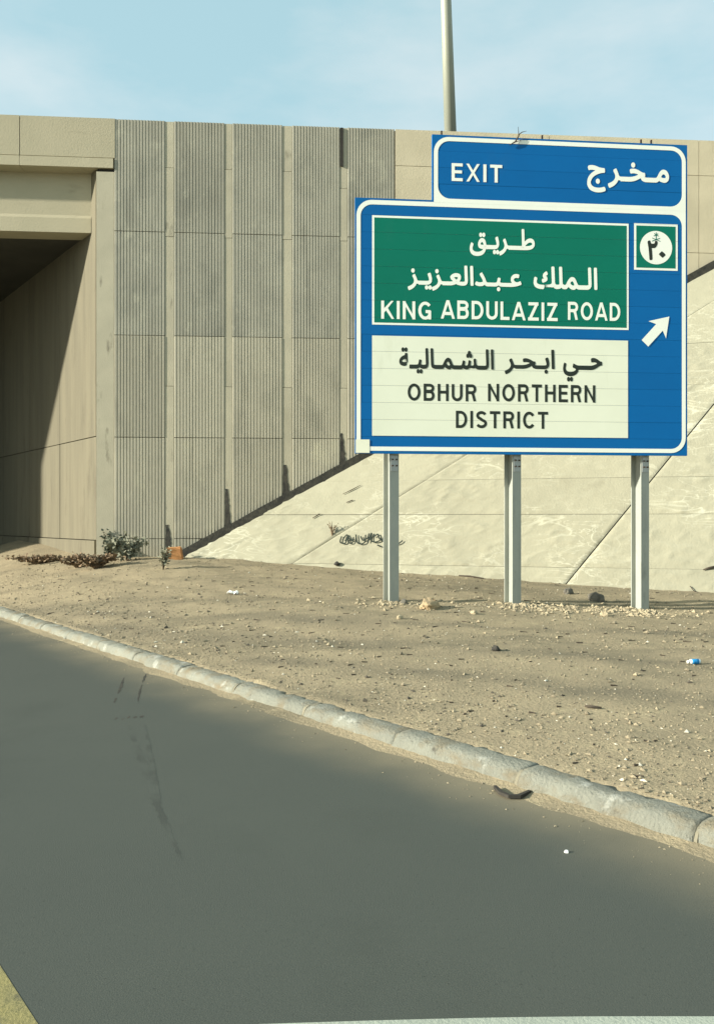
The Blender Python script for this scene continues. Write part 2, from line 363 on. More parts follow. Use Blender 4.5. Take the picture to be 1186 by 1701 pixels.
nl = len(lats); rf = [(j*nl+i, (j+1)*nl+i, (j+1)*nl+i+1, j*nl+i+1) for j in range(len(ss)-1) for i in range(nl-1)]
r_ = MB(); r_.v = rv; r_.f = rf
road = tag(r_.build('road', M['asphalt']), kind='structure')
if sum(p.normal.z for p in road.data.polygons) < 0: road.data.flip_normals()
ul = road.data.uv_layers.new(name='lane')
for lp in road.data.loops: ul.data[lp.index].uv = uvs[lp.vertex_index]

# painted lines (children of the road)
ya, yb = P(0, 1605, CAMH*F/(1605-HY)), P(62, 1701, CAMH*F/(1701-HY))
yd = (yb-ya).normalized(); yn = Vector((-yd.y, yd.x, 0))
if yn.x > 0: yn = -yn
m_ = MB(); m_.add([ya-yd*20+UP*.0012, yb+yd*5+UP*.0012, yb+yd*5+yn*.22+UP*.0012, ya-yd*20+yn*.22+UP*.0012], [(0, 1, 2, 3)])
tag(m_.build('yellow_edge_line', M['yellow'], road), 'worn yellow painted line at the near left corner')
m_ = MB(); top = []
for k in range(25):
    px = 430+k*40; py = 1703-13*math.sin(min(1, (px-430)/620)*math.pi/2)+.000006*(max(0, px-1050))**2
    top.append(P(px, py, CAMH*F/(py-HY)))
vs = []
for q in top: vs += [q+UP*.0012, Vector((q.x*.86, q.y-.34, .0012))]
m_.add(vs, [(2*i, 2*i+2, 2*i+3, 2*i+1) for i in range(len(top)-1)])
tag(m_.build('white_line', M['whiteline'], road), 'broad worn white painted line at the near edge')
# dark spots and faint darker streaks on the asphalt
def blot(cx, cy, rx, ry, rot, z, n=14, jag=.35, seed=0):
    rr = random.Random(seed); pts = []
    for k in range(n):
        a = 2*math.pi*k/n; f = 1+jag*(rr.random()-.5)*2
        x, y = rx*f*math.cos(a), ry*f*math.sin(a)
        pts.append(Vector((cx+x*math.cos(rot)-y*math.sin(rot), cy+x*math.sin(rot)+y*math.cos(rot), z)))
    return pts
def road_stroke(pxs, wid, name, seed, mt='tar', z=.0006, step=.06):
    """one ragged strip lying on the asphalt along a line of photo points"""
    rr = random.Random(seed); lf, rt = [], []; n = len(pxs)-1
    for t in np.arange(0, n+1e-6, step):
        i = min(int(t), n-1); f = t-i; px = pxs[i][0]+(pxs[i+1][0]-pxs[i][0])*f; py = pxs[i][1]+(pxs[i+1][1]-pxs[i][1])*f
        q = P(px, py, CAMH*F/(py-HY)); q.z = z; w = wid*q.y/F*(.35+.65*math.sin(math.pi*min(1, max(.06, t/n*.94+.03))))
        lf.append(q-Vector((w*rr.uniform(.5, 1.3), 0, 0))); rt.append(q+Vector((w*rr.uniform(.5, 1.3), 0, 0)))
    m = MB(); k = len(lf); m.add([v for ab in zip(lf, rt) for v in ab], [(2*i, 2*i+1, 2*i+3, 2*i+2) for i in range(k-1)])
    return m.build(name, M[mt], road)
M['streak_dark'] = mat('streak_film', (.050, .056, .047), (.066, .074, .062), 4, .8, .2, 160, lo=.42, hi=.58)
road_stroke([(206, 1126), (201, 1142), (196, 1153)], 2.6, 'dark_mark', 3)
road_stroke([(193, 1160), (190, 1168)], 2.6, 'dark_mark', 13, step=.2)
road_stroke([(243, 1120), (237, 1134)], 2.4, 'dark_mark', 4, step=.1); road_stroke([(236, 1138), (232, 1150), (229, 1166)], 2.0, 'dark_mark', 5)
road_stroke([(214, 1205), (236, 1262), (262, 1340), (302, 1430)], 8, 'faint_streak', 7, 'streak_dark', .0004, .04)
road_stroke([(240, 1205), (252, 1270), (266, 1330)], 5, 'faint_streak', 8, 'streak_dark', .0006, .04)
for k, (px, py, w) in enumerate([(193, 1194, 2.2), (214, 1192, 2.4), (225, 1192, 3.0), (236, 1191, 3.4), (204, 1195, 1.4)]):
    q = P(px, py, CAMH*F/(py-HY)); sc = q.y/F; m = MB(); m.add(blot(q.x, q.y, w*sc, 9*sc, 0, .0006, 10, .35, 40+k), [tuple(range(10))]); m.build('dark_mark', M['tar'], road)

# ------------------------------------------------------------------ kerb stones
kerb = empty('kerb', road_pt(4, 0), kind='structure')
prof = [(0.0, -.12), (0.006, .030), (.017, .056), (.034, .078), (.054, .089), (.080, .094), (.12, .096), (.165, .095), (.195, .085), (.195, -.12)]
s = -2.6-.35; k = 0
while s < 20:
    s1 = s+.985; m = MB(); rr = random.Random(100+k); ring = []; steps = 40
    dz, dl, tl = rr.uniform(-.007, .005), rr.uniform(-.006, .006), rr.uniform(-.008, .008)
    for j in range(steps+1):
        t = j/steps; sj = s+(s1-s)*t; e = min(t, 1-t)*40; ch = .0035*(1-min(1, e)) ; row = []
        for (l, z) in prof:
            nn = mnoise.noise((sj*4+k*3, l*10, z*10)); n2 = mnoise.noise((sj*13, l*24, z*24+k)); n2 += .5*mnoise.noise((sj*31, l*50, z*50+k))-1.9*max(0, mnoise.noise((sj*9, l*16, z*16+5*k))-.28)*3
            l2 = l+(ch if l < .1 else -ch)+dl+tl*(t-.5)+(.007*nn+.007*n2 if z > 0 else 0)
            z2 = z-(ch if z > .06 else 0)+dz+(.007*nn+.004*n2 if z > .02 else 0)
            row.append(road_pt(sj, l2, z2))
        ring.append(row)
    npf = len(prof); vs = [v for rw in ring for v in rw]
    fs = [(j*npf+i, (j+1)*npf+i, (j+1)*npf+i+1, j*npf+i+1) for j in range(steps) for i in range(npf-1)]
    fs += [tuple(range(npf)), tuple(range(steps*npf, (steps+1)*npf))[::-1]]
    m.add(vs, fs); o = m.build('kerb_stone', M['kerb'], kerb, smooth=True)
    gp_ = rr.uniform(.004, .009); m = MB()
    pr2 = [(.006, -.1), (.010, .028), (.021, .054), (.038, .075), (.058, .085), (.165, .092), (.18, -.1)]
    m.prism([road_pt(s1-.012, l, z) for l, z in pr2], D*(gp_+.024)); m.build('mortar_joint', M['mortar'], kerb)
    s = s1+gp_; k += 1

# sand drifted into the gutter against the kerb
m = MB(); NL = 9; st_ = np.arange(-2.5, 16, .05)
for s in st_:
    wd = max(.03, .13+.10*mnoise.noise((s*.9, 2, 2))+.06*mnoise.noise((s*3.1, 5, 2))); hh = max(.004, .022+.016*mnoise.noise((s*1.3, 9, 1))+.008*mnoise.noise((s*6, 1, 1)))
    for i in range(NL):
        t = i/(NL-1); q = road_pt(s, .03-(wd+.03)*t, hh*(1-t)**1.6-.004*t+.003*mnoise.noise((s*11, t*6, 3))); m.v.append(tuple(q))
n_s = len(st_); m.f = [(j*NL+i, (j+1)*NL+i, (j+1)*NL+i+1, j*NL+i+1) for j in range(n_s-1) for i in range(NL-1)]
o = tag(m.build('sand_drift', M['sand'], smooth=True, fix=False), 'thin ragged drift of sand in the gutter along the kerb', 'sand', kind='stuff')
if o.data.polygons[0].normal.z < 0: o.data.flip_normals()

# ------------------------------------------------------------------ retaining wall
def uof(px, py=560): return wuz(px, py)[0]
def zof(px, py): return wuz(px, py)[1]
wall = empty('retaining_wall', wpt(2.5, 0, 0), 'tall beige concrete retaining wall with vertically ribbed panels beside the underpass', 'wall')
ztop = zof(190, 197)
core = MB(); core.box(WO, WX, WN, UP, (0.02, -.45, -.3), (30, -.03, ztop-.02)); core.build('wall_core', M['joint_shade'], wall)
cols = [(190, 274), (289, 373), (386, 469), (485, 564), (577, 655)]
rows = [ztop-.006, zof(190, 383), zof(190, 556), zof(190, 726), zof(190, 895), -.2]
GAP = .012
def low(u, zb): return max(zb, zL(u)+.07)
for ci, (a, b) in enumerate(cols):
    u0, u1 = uof(a), uof(b); nr = 16; p = (u1-u0)/nr
    for ri in range(5):
        zt, zb = rows[ri]-(GAP/2 if ri else 0), rows[ri+1]+GAP/2
        prof_u = [(u0, -.028), (u0, .004)]
        for i in range(nr):
            b0 = u0+i*p
            prof_u += [(b0+.16*p, .004), (b0+.26*p, .015), (b0+.80*p, .015), (b0+.90*p, .004)]
        prof_u += [(u1, .004), (u1, -.028)]
        prof_u = [(u, w) for (u, w) in prof_u if low(u, zb) < zt-.02]
        if len(prof_u) < 6: continue
        m = MB(); n = len(prof_u); vs = []
        rr = random.Random(ci*10+ri); jit = rr.uniform(-.002, .002)
        for (u, w) in prof_u: vs += [wpt(u, w+(jit if w > 0 else 0), low(u, zb)), wpt(u, w+(jit if w > 0 else 0), zt)]
        fs = [(2*i, 2*i+2, 2*i+3, 2*i+1) for i in range(n-1)]+[tuple(range(1, 2*n, 2)), tuple(range(0, 2*n, 2))[::-1]]
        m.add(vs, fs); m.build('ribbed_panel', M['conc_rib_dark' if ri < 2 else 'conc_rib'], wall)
# recessed smooth channels between the ribbed panels
chans = [(274, 289), (373, 386), (469, 485), (564, 577)]
for ci, (a, b) in enumerate(chans):
    u0, u1 = uof(a)+.004, uof(b)-.004
    zs = [ztop-.01, zof(190, 275)+(.0 if ci != 3 else -.3), zof(190, 390), zof(190, 640), low(.5*(u0+u1), -.2)]
    for i in range(4):
        zt, zb = zs[i]-.004, zs[i+1]+.004
        if zt-zb < .05: continue
        m = MB(); m.box(WO, WX, WN, UP, (u0, -.028, zb), (u1, .0045+(.002 if i % 2 else 0), zt)); ch = m.build('channel_strip', M['conc_chan'], wall)
    # black tar stain at the foot of the channel, on its left side
    zb = low(.5*(u0+u1), zof(190, 915)); h = [.55, .75, .60, .62][ci]; rr = random.Random(50+ci); wd = u1-u0
    lft, rgt = [], []
    for k in range(15):
        t = k/14; z = zb-.05+h*t
        lft.append(wpt(u0+.004+wd*.10*rr.random()*t, .012, z)); rgt.append(wpt(u0+wd*(.92-.50*t**1.5)*rr.uniform(.72, 1.0), .012, z))
    m = MB(); m.prism(lft+rgt[::-1], WN*-.012); m.build('tar_stain', M['tar'], wall)
# dark bar paints the shadow at the head of the last channel
m = MB(); m.box(WO, WX, WN, UP, (uof(565, 240), -.02, zof(567, 276)), (uof(570, 240), .034, ztop-.02)); m.build('channel_shade', M['joint_shade'], wall)
# smooth panels to the right
ue = [uof(656)]
while ue[-1] < 26: ue.append(ue[-1]+3.1)
zr = [ztop-.002, zof(670, 277)+.02, zof(670, 277)-1.55, zof(670, 277)-3.1, -.2]
for i in range(len(ue)-1):
    for j in range(4):
        u0, u1 = ue[i]+.006, ue[i+1]-.006; zt, zb = zr[j]-.005, zr[j+1]+.005
        if low(u0, zb) >= zt-.01: continue
        bot = [wpt(u0, .018, low(u0, zb))]; ulast = u0
        for k in range(1, 31):
            u = u0+(u1-u0)*k/30
            if low(u, zb) >= zt-.004: break
            bot.append(wpt(u, .018, low(u, zb))); ulast = u
        pts = bot+[wpt(ulast, .018, zt), wpt(u0, .018, zt)]
        if len(bot) < 2: continue
        m = MB(); m.prism(pts, WN*-.046); m.build('smooth_panel', M['conc_plain'], wall)

# ------------------------------------------------------------------ bridge at the left
bridge = empty('road_bridge', wpt(-3, 0, 0), 'beige concrete road bridge with dark underpass beneath at the left', 'bridge')
zf_t, zf_m, zf_b = zof(190, 197), zof(100, 260), zof(190, 279.5)
ej = [uof(192, 230)-.01]; ej.append(uof(33, 230))
while ej[-1] > -26: ej.append(ej[-1]-3.4)
for i in range(len(ej)-1):
    m = MB(); m.box(WO, WX, WN, UP, (ej[i+1]+.008, -.25, zf_m+.008), (ej[i]-(.006 if i else 0), .022, zf_t)); m.build('parapet_panel', M['conc_bridge'], bridge)
    m = MB(); m.box(WO, WX, WN, UP, (ej[i+1]+.004, -.32, zf_b), (ej[i]-(.004 if i else .03), .036, zf_m-.008)); m.build('deck_edge_beam', M['conc_bridge'], bridge)
# abutment geometry
AU0 = uof(160, 560); AD = D.copy(); AW = -.05
A0 = wpt(AU0, AW, 0); AN = Vector((-AD.y, AD.x, 0))                       # faces left, into the underpass
if AN.x > 0: AN = -AN
zg_b = hit(100, 385, wpt(0, -.27, 0), WN).z                               # girder underside
def u_ab(w): # abutment face position at setback w (negative = further back)
    dn = AD.dot(WN); du = AD.dot(WX); return AU0+du*((w-AW)/dn)
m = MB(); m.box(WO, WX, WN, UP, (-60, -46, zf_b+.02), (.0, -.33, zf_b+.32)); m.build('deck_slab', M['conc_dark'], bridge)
for k in range(1):
    w1 = -.27-2.25*k; w0 = w1-(.42 if k else .45); ue_ = u_ab(w1)-.02
    m = MB()
    zb = zg_b; zt = zf_b+.018
    # I-girder outline: bottom flange, web, top flange
    wm = .5*(w0+w1); hw = .5*(w1-w0)
    pr = [(w1, zb), (w1, zb+.28), (w1-.02, zb+.34), (w1-.02, zt), (w0+.02, zt), (w0+.02, zb+.34), (w0, zb+.28), (w0, zb)] if k == 0 else \
         [(w1, zb), (w1, zb+.24), (wm+.1, zb+.36), (wm+.1, zt-.2), (w1, zt-.1), (w1, zt), (w0, zt), (w0, zt-.1), (wm-.1, zt-.2), (wm-.1, zb+.36), (w0, zb+.24), (w0, zb)]
    m.prism([wpt(-60, w, z) for w, z in pr], WX*(ue_+60)); m.build('girder', M['conc_bridge'] if k == 0 else M['conc_dark'], bridge)
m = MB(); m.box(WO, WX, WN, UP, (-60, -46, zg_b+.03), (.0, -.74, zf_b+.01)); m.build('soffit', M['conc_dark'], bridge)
# end pier at the corner of the abutment
m = MB(); uc0, uc1 = AU0, uof(190, 560)-.006
m.prism([wpt(uc0, 0, -.3), wpt(uc1, 0, -.3), wpt(uc1, -.5, -.3), wpt(uc0+.02, -.06, -.3)], UP*(zof(175, 284.5)+.3))
pier = m.build('end_pier', M['conc_chan'], bridge)
m = MB(); m.box(WO, WX, WN, UP, (uc0+.02, -.25, zof(175, 284.5)+.002), (uc1+.01, -.03, zf_b+.02)); m.build('deck_edge_shade', M['joint_shade'], bridge)  # dark block: shade under the deck edge put into its colour
# abutment face panels
abut = empty('abutment', A0-parent_world(bridge)); abut.parent = bridge
zrow = [zg_b+1.6, hit(158, 725, A0, AN).z, hit(158, 897.5, A0, AN).z, -.3]
sj = [0.03, 2.18]
while sj[-1] < 50: sj.append(sj[-1]+2.2)
for i in range(len(sj)-1):
    for j in range(3):
        m = MB(); rr = random.Random(i*5+j); w_ = rr.uniform(0, .008)+(.03 if j == 2 else 0)
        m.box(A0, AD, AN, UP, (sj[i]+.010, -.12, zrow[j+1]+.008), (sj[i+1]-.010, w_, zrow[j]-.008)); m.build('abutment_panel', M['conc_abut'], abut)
m = MB(); m.box(A0, AD, AN, UP, (.02, -.5, -.3), (52, -.121, zg_b+1.6)); m.build('abutment_core', M['joint_shade'], abut)
# far abutment of the underpass, out of frame
m = MB(); m.box(A0+AN*12, AD, AN, UP, (8.2, 0, -.3), (52, .6, zg_b+1.5)); m.build('far_abutment', M['conc_abut'], bridge)
# roadway on top, behind the parapet
m = MB(); m.box(WO, WX, WN, UP, (-60, -46, zf_b+.325), (30, -.46, zf_b+.42)); tag(m.build('upper_road', M['asphalt_top']), kind='structure')
m = MB(); m.box(WO, WX, WN, UP, (.1, -15.5, -.2), (30, -12, zf_b+.3)); tag(m.build('fill_embankment', M['sand']), kind='structure')

# ------------------------------------------------------------------ mortar-faced slope
slope = empty('embankment_slope', FA.lerp(FB, .5), kind='structure')
la = lambda p, q: (p, q)
def line_ab(p0, p1):
    a0, b0 = sab(*p0); a1, b1 = sab(*p1); mm = (a1-a0)/(b1-b0); return lambda b: a0+mm*(b-b0)
lineL = line_ab((310, 916), (1140, 463)); j1 = line_ab((470, 945), (771, 757)); j2 = line_ab((940, 970), (1186, 670))
j3 = lambda b: j2(b)+4.2; j4 = lambda b: j2(b)+8.5; j5 = lambda b: j2(b)+13
lines = [lineL, j1, j2, j3, j4, j5]
bfoot = sab(940, 970)[1]
bs = [bfoot-1.0, sab(850, 941)[1], sab(900, 854)[1], sab(880, 795)[1]]
while bs[-1] < 11.5: bs.append(bs[-1]+1.05)
def ridge(a, b):
    w = mnoise.noise((a*.8, b*.8, 5))*.5
    r1 = 1-abs(mnoise.noise((a*1.5+w, b*4.6+w*2, 1.3)))*2.2; r2 = 1-abs(mnoise.noise((a*2.9+w, b*8+w, 4.1)))*2.2
    msk = sstep(-.18, .22, mnoise.noise((a*.45+3, b*.6, 8.8)))
    return .020*max(0, r1)**5*msk+.012*max(0, r2)**5*msk+.010*mnoise.noise((a*.7, b*.9, 2.2))+.005*mnoise.noise((a*6, b*6, 3))
for ci in range(len(lines)-1):
    for ri in range(len(bs)-1):
        b0, b1 = bs[ri]+.0025, bs[ri+1]-.0025
        f0, f1 = lines[ci], lines[ci+1]
        if f1(b1)-f0(b1) < .05: continue
        vis = ci < 3 and ri < 9
        na = max(2, int((f1(b0)-f0(b0))/(.045 if vis else .5))); nb = max(2, int((b1-b0)/(.04 if vis else .5)))
        m = MB(); vs = []; lift = random.Random(ci*31+ri).uniform(-.004, .004)
        for j in range(nb+1):
            b = b0+(b1-b0)*j/nb; aL = f0(b)+(.05, .004, .012)[min(ci, 2)]; aR = f1(b)-(.004 if ci == 0 else .012)
            for i in range(na+1):
                a = aL+(aR-aL)*i/na; e = min(i, na-i, j, nb-j)
                vs.append(spt(a, b, (ridge(a, b) if e else (-.004 if 0 < i < na else -.012))+lift))
        w1 = na+1; fs = [(j*w1+i, j*w1+i+1, (j+1)*w1+i+1, (j+1)*w1+i) for j in range(nb) for i in range(na)]
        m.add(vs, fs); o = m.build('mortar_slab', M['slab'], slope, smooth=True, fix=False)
        if o.data.polygons[0].normal.dot(SN) < 0: o.data.flip_normals()
# bed under the slabs shows in the joints; dark gutter along the wall
m = MB(); bb0, bb1 = bs[0], bs[-1]
m.prism([spt(lineL(bb0)-.2, bb0, -.030), spt(j5(bb0), bb0, -.030), spt(j5(bb1), bb1, -.030), spt(lineL(bb1)-.2, bb1, -.030)], SN*-.2); m.build('slope_bed', M['conc_dark'], slope)
gut = MB(); rr = random.Random(5)
N_ = 60; lf, rt = [], []
for k in range(N_+1):
    u = uL0-.5+(uL1+4-uL0)*k/N_
    lf.append(wpt(u, .036, zL(u)+.065+.015*rr.random())); rt.append(wpt(u, .036, zL(u)-.16))
gut.prism(lf+rt[::-1], WN*.03); gut.build('wall_gutter', M['tar'], slope)

# spray-can scrawl on the slope
scr = [[(568, 893), (566, 902), (574, 904), (578, 895), (580, 903), (586, 903), (588, 893)], [(592, 890), (594, 902), (601, 905), (607, 901), (608, 889)], [(612, 902), (616, 890), (618, 888), (617, 899), (624, 902), (632, 899), (634, 893)],
       [(636, 898), (641, 888), (643, 901)], [(652, 903), (661, 905), (670, 899)], [(628, 907), (634, 910)], [(570, 898), (577, 890), (583, 899), (590, 897)], [(600, 893), (604, 899), (611, 895), (614, 887)], [(622, 893), (628, 889), (631, 896), (640, 903)]]
def pline(m, pts3, nrm, wid):
    for p, q in zip(pts3[:-1], pts3[1:]):
        t = (q-p); sd = t.cross(nrm).normalized()*wid*.5; e = t.normalized()*wid*.35
        m.add([p-sd-e, q-sd+e, q+sd+e, p+sd-e], [(0, 1, 2, 3)])
m = MB()
for st in scr:
    pz = [st[0]]+st+[st[-1]]; sm_ = []
    for i in range(1, len(pz)-2):
        for t in np.arange(0, 1, .2):
            sm_.append(tuple(.5*(2*pz[i][c]+(pz[i+1][c]-pz[i-1][c])*t+(2*pz[i-1][c]-5*pz[i][c]+4*pz[i+1][c]-pz[i+2][c])*t*t+(3*pz[i][c]-pz[i-1][c]-3*pz[i+1][c]+pz[i+2][c])*t**3) for c in (0, 1)))
    pline(m, [spt(*sab(*q), h=.030+.00015*i) for i, q in enumerate(sm_)], SN, .026)
o = m.build('black_scrawl', M['black'], slope, fix=False); o['label'] = 'black spray scrawl on the pale slope'

# ------------------------------------------------------------------ road sign
SYAW = math.atan(F/15100.0)
SGO = P(865, HY, 11.0)
SX = Vector((math.cos(SYAW), math.sin(SYAW), 0)); SGN = Vector((math.sin(SYAW), -math.cos(SYAW), 0))
def sg(px, py):
    p = hit(px, py, SGO, SGN)-SGO; return p.dot(SX), p.z+SGO.z
def sp3(u, v, w=0.0): q = SGO+SX*u+SGN*w; return Vector((q.x, q.y, v))
zgs = gpt(852, 1003).z
sign = empty('road_sign', Vector((SGO.x, SGO.y, zgs)), 'large blue exit road sign with green and pale panels on three steel posts', 'road sign')
uA, vT = sg(590, 327); _, vB = sg(590, 753); uB = sg(1141.5, 500)[0]; uT = sg(718, 300)[0]; vTT = sg(718, 222)[1]
SO_ = SGO.copy(); SO_.z = 0
npl = 15; ph = (vT-vB)/npl; edges = [vB+ph*i for i in range(npl+1)]
k = 4; pt_ = (vTT-vT)/k; edges2 = [vT+pt_*i for i in range(1, k+1)]
alle = edges+edges2
for i in range(len(alle)-1):
    ul_ = uA if i < npl else uT
    m = MB(); rr = random.Random(200+i); tl = rr.uniform(-.0012, .0012)
    m.box(SO_, SX, SGN, UP, (ul_, -.045, alle[i]+.0010), (uB, tl, alle[i+1]-.0010)); m.build('plank', M['plank'], sign)
m = MB(); m.box(SO_, SX, SGN, UP, (uA+.02, -.05, vB+.01), (uB-.02, -.046, vT-.01)); m.box(SO_, SX, SGN, UP, (uT+.02, -.05, vT-.009), (uB-.02, -.046, vTT-.01)); m.build('backing_sheet', M['alu'], sign)
def strips(u0, v0, u1, v1, w, name, mt):
    m = MB()
    for i in range(len(alle)-1):
        a, b = max(v0, alle[i]+.0012), min(v1, alle[i+1]-.0012)
        if b-a > .003: m.add([sp3(u0, a, w), sp3(u1, a, w), sp3(u1, b, w), sp3(u0, b, w)], [(0, 1, 2, 3)])
    return m.build(name, mt, sign, fix=False)
def rrect(u0, v0, u1, v1, rad, n=8):
    """rounded rectangle, counter-clockwise from lower left; rad = four radii bl, br, tr, tl"""
    pts = []
    for (cx, cy, r, a0) in ((u0+rad[0], v0+rad[0], rad[0], 180), (u1-rad[1], v0+rad[1], rad[1], 270), (u1-rad[2], v1-rad[2], rad[2], 0), (u0+rad[3], v1-rad[3], rad[3], 90)):
        for k in range(n+1):
            a = R(a0+90*k/n); pts.append((cx+r*math.cos(a), cy+r*math.sin(a)))
    return pts
def ring(o, i, w, name, mt):
    m = MB(); n = len(o)
    m.add([sp3(*q, w) for q in o]+[sp3(*q, w) for q in i], [(k, (k+1) % n, n+(k+1) % n, n+k) for k in range(n)])
    return m.build(name, mt, sign, fix=False)
px1 = 11.0/F
bl, bw = .022, .054
t0u, t0v, t1u, t1v = uT+.020, vT-.030, uB-.022, vTT-.028
ring(rrect(t0u, t0v, t1u, t1v, (.004, .004, .20, .20)), rrect(t0u+bw, t0v+bw, t1u-bw, t1v-bw, (.16, .16, .15, .15)), .0032, 'tab_border', M['white'])
ring(rrect(uA+.016, vB+.036, uB-.022, vT-.026, (.02, .20, .004, .20)), rrect(uA+.016+bw, vB+.036+bw, uB-.022-bw, vT-.026-bw-.004, (.01, .15, .15, .15)), .0026, 'main_border', M['white'])
u0, v0 = sg(590.6, 752); u1, v1 = sg(613.8, 730)
m = MB(); m.add([sp3(u0+.002, v0, .006), sp3(u1, v0, .006), sp3(u1, v1, .006), sp3(u0+.002, v1, .006)], [(0, 1, 2, 3)]); m.build('corner_patch', M['cream'], sign, fix=False)
# green panel with white outline
g0u, g1u = sg(618, 450)[0], sg(1044, 460)[0]; g1v = .5*(sg(618, 357)[1]+sg(1044, 371)[1]); g0v = .5*(sg(618, 538.5)[1]+sg(1044, 548)[1])
strips(g0u, g0v, g1u, g1v, .003, 'green_outline', M['white']); o_ = .028
strips(g0u+o_, g0v+o_, g1u-o_, g1v-o_, .0045, 'green_panel', M['green'])
w0u, w1u = g0u, sg(1043, 640)[0]; w1v = .5*(sg(618, 557.5)[1]+sg(1043, 565)[1]); w0v = .5*(sg(618, 724)[1]+sg(1043, 727)[1])
strips(w0u, w0v, w1u, w1v, .003, 'pale_panel', M['white_panel'])
q0u, q1u = sg(1053, 410)[0], sg(1125.5, 410)[0]; q1v = .5*(sg(1053, 368.5)[1]+sg(1125, 374)[1]); q0v = .5*(sg(1053, 447)[1]+sg(1125, 450)[1])
strips(q0u, q0v, q1u, q1v, .003, 'route_outline', M['white']); o_ = .03
strips(q0u+o_, q0v+o_, q1u-o_, q1v-o_, .0045, 'route_panel', M['green'])
cu, cv = sg(1089.4, 411); cr = 28/F*11.1
m = MB(); m.add([sp3(cu+cr*math.cos(2*math.pi*k/40), cv+cr*math.sin(2*math.pi*k/40), .006) for k in range(40)], [tuple(range(40))]); m.build('route_disc', M['white'], sign, fix=False)
# palm over two crossed swords on the disc
m = MB()
def seg(p, q, wd): pline(m, [sp3(cu+p[0], cv+p[1], .0078), sp3(cu+q[0], cv+q[1], .0078)], SGN, wd)
seg((0, .115), (0, .165), .010)
for dx, dy in ((-.04, .155), (-.03, .185), (0, .20), (.03, .185), (.04, .155)): seg((0, .165), (dx*.8, dy), .009)
seg((-.055, .085), (.05, .125), .009); seg((.055, .085), (-.05, .125), .009)
m.build('palm_emblem', M['green'], sign, fix=False)
# arrow
def fill(pts, name, mt, w=.005):
    m = MB(); m.add([sp3(*q, w) for q in pts], [tuple(range(len(pts)))]); return m.build(name, mt, sign, fix=False)
tu, tv = sg(1111.5, 525.5); bu, bv = sg(1071, 570)
ax = Vector((tu-bu, tv-bv)); al = ax.length; ax.normalize(); an = Vector((-ax.y, ax.x))
T = Vector((tu, tv)); hw, hl, sw = .165, .235, .062
B1 = T-ax*hl
pts = [T, B1-an*hw+ax*-.01, B1-an*sw+ax*.035, Vector((bu, bv))-an*sw, Vector((bu, bv))+an*sw, B1+an*sw+ax*.035, B1+an*hw+ax*-.01]
m = MB(); vs = [sp3(p.x, p.y, .005) for p in pts]; m.add(vs, [(0, 1, 2), (0, 2, 5), (0, 5, 6), (2, 3, 4, 5)]); m.build('arrow', M['white'], sign, fix=False)

# lettering -----------------------------------------------------------------
def glyph_mesh(ch):
    c = bpy.data.curves.new('txt', 'FONT'); c.body = ch; c.resolution_u = 4; c.fill_mode = 'FRONT'
    o = bpy.data.objects.new('txt', c); COL.objects.link(o); bpy.context.view_layer.update()
    me = bpy.data.meshes.new_from_object(o.evaluated_get(bpy.context.evaluated_depsgraph_get()))
    co = np.array([v.co[:] for v in me.vertices]).reshape(-1, 3); fs = [tuple(p.vertices) for p in me.polygons]
    bpy.data.objects.remove(o); bpy.data.curves.remove(c); bpy.data.meshes.remove(me)
    return co, fs
I_MAX = glyph_mesh('I')[0][:, 0].max()
def place(loops, box, mt, w, name='lettering'):
    """fit 2D pieces [(points, faces)] into a photo box on the board; each piece a hair above the one before"""
    al_ = np.concatenate([np.array(c)[:, :2] for c, f in loops]); x0, y0 = al_.min(0); x1, y1 = al_.max(0)
    (px0, pya, px1_, pyb) = box; mid = .5*(px0+px1_); my = .5*(pya+pyb)
    ua, ub = sg(px0, my)[0], sg(px1_, my)[0]; va, vb = sg(mid, pyb)[1], sg(mid, pya)[1]
    m = MB()
    for k, (c, f) in enumerate(loops):
        m.add([sp3(ua+(q[0]-x0)/(x1-x0)*(ub-ua), va+(q[1]-y0)/(y1-y0)*(vb-va), w+.00002*k) for q in c], f)
    return m.build(name, mt, sign, fix=False)
def arabic(codes, box, mt, w, bold=.026, slim=.6):
    """codes in reading order (presentation forms), laid out right to left, thickened like a broad pen"""
    x = 0; loops = []
    for c in reversed(codes):
        co, fs = glyph_mesh(chr(c)); adv = glyph_mesh(chr(c)+'I')[0][:, 0].max()-I_MAX
        for k in range(8):
            a = math.pi*k/4+.2; loops.append(([(q[0]+x+bold*slim*math.cos(a), q[1]+bold*math.sin(a)) for q in co], fs))
        x += adv-.004+(.10 if c == 0xFE9D else 0)
    return place(loops, box, mt, w)
def arcp(cx, cy, rx, ry, a0, a1, n=14): return [(cx+rx*math.cos(R(a0+(a1-a0)*k/n)), cy+ry*math.sin(R(a0+(a1-a0)*k/n))) for k in range(n+1)]
TH = .17; H_ = TH/2
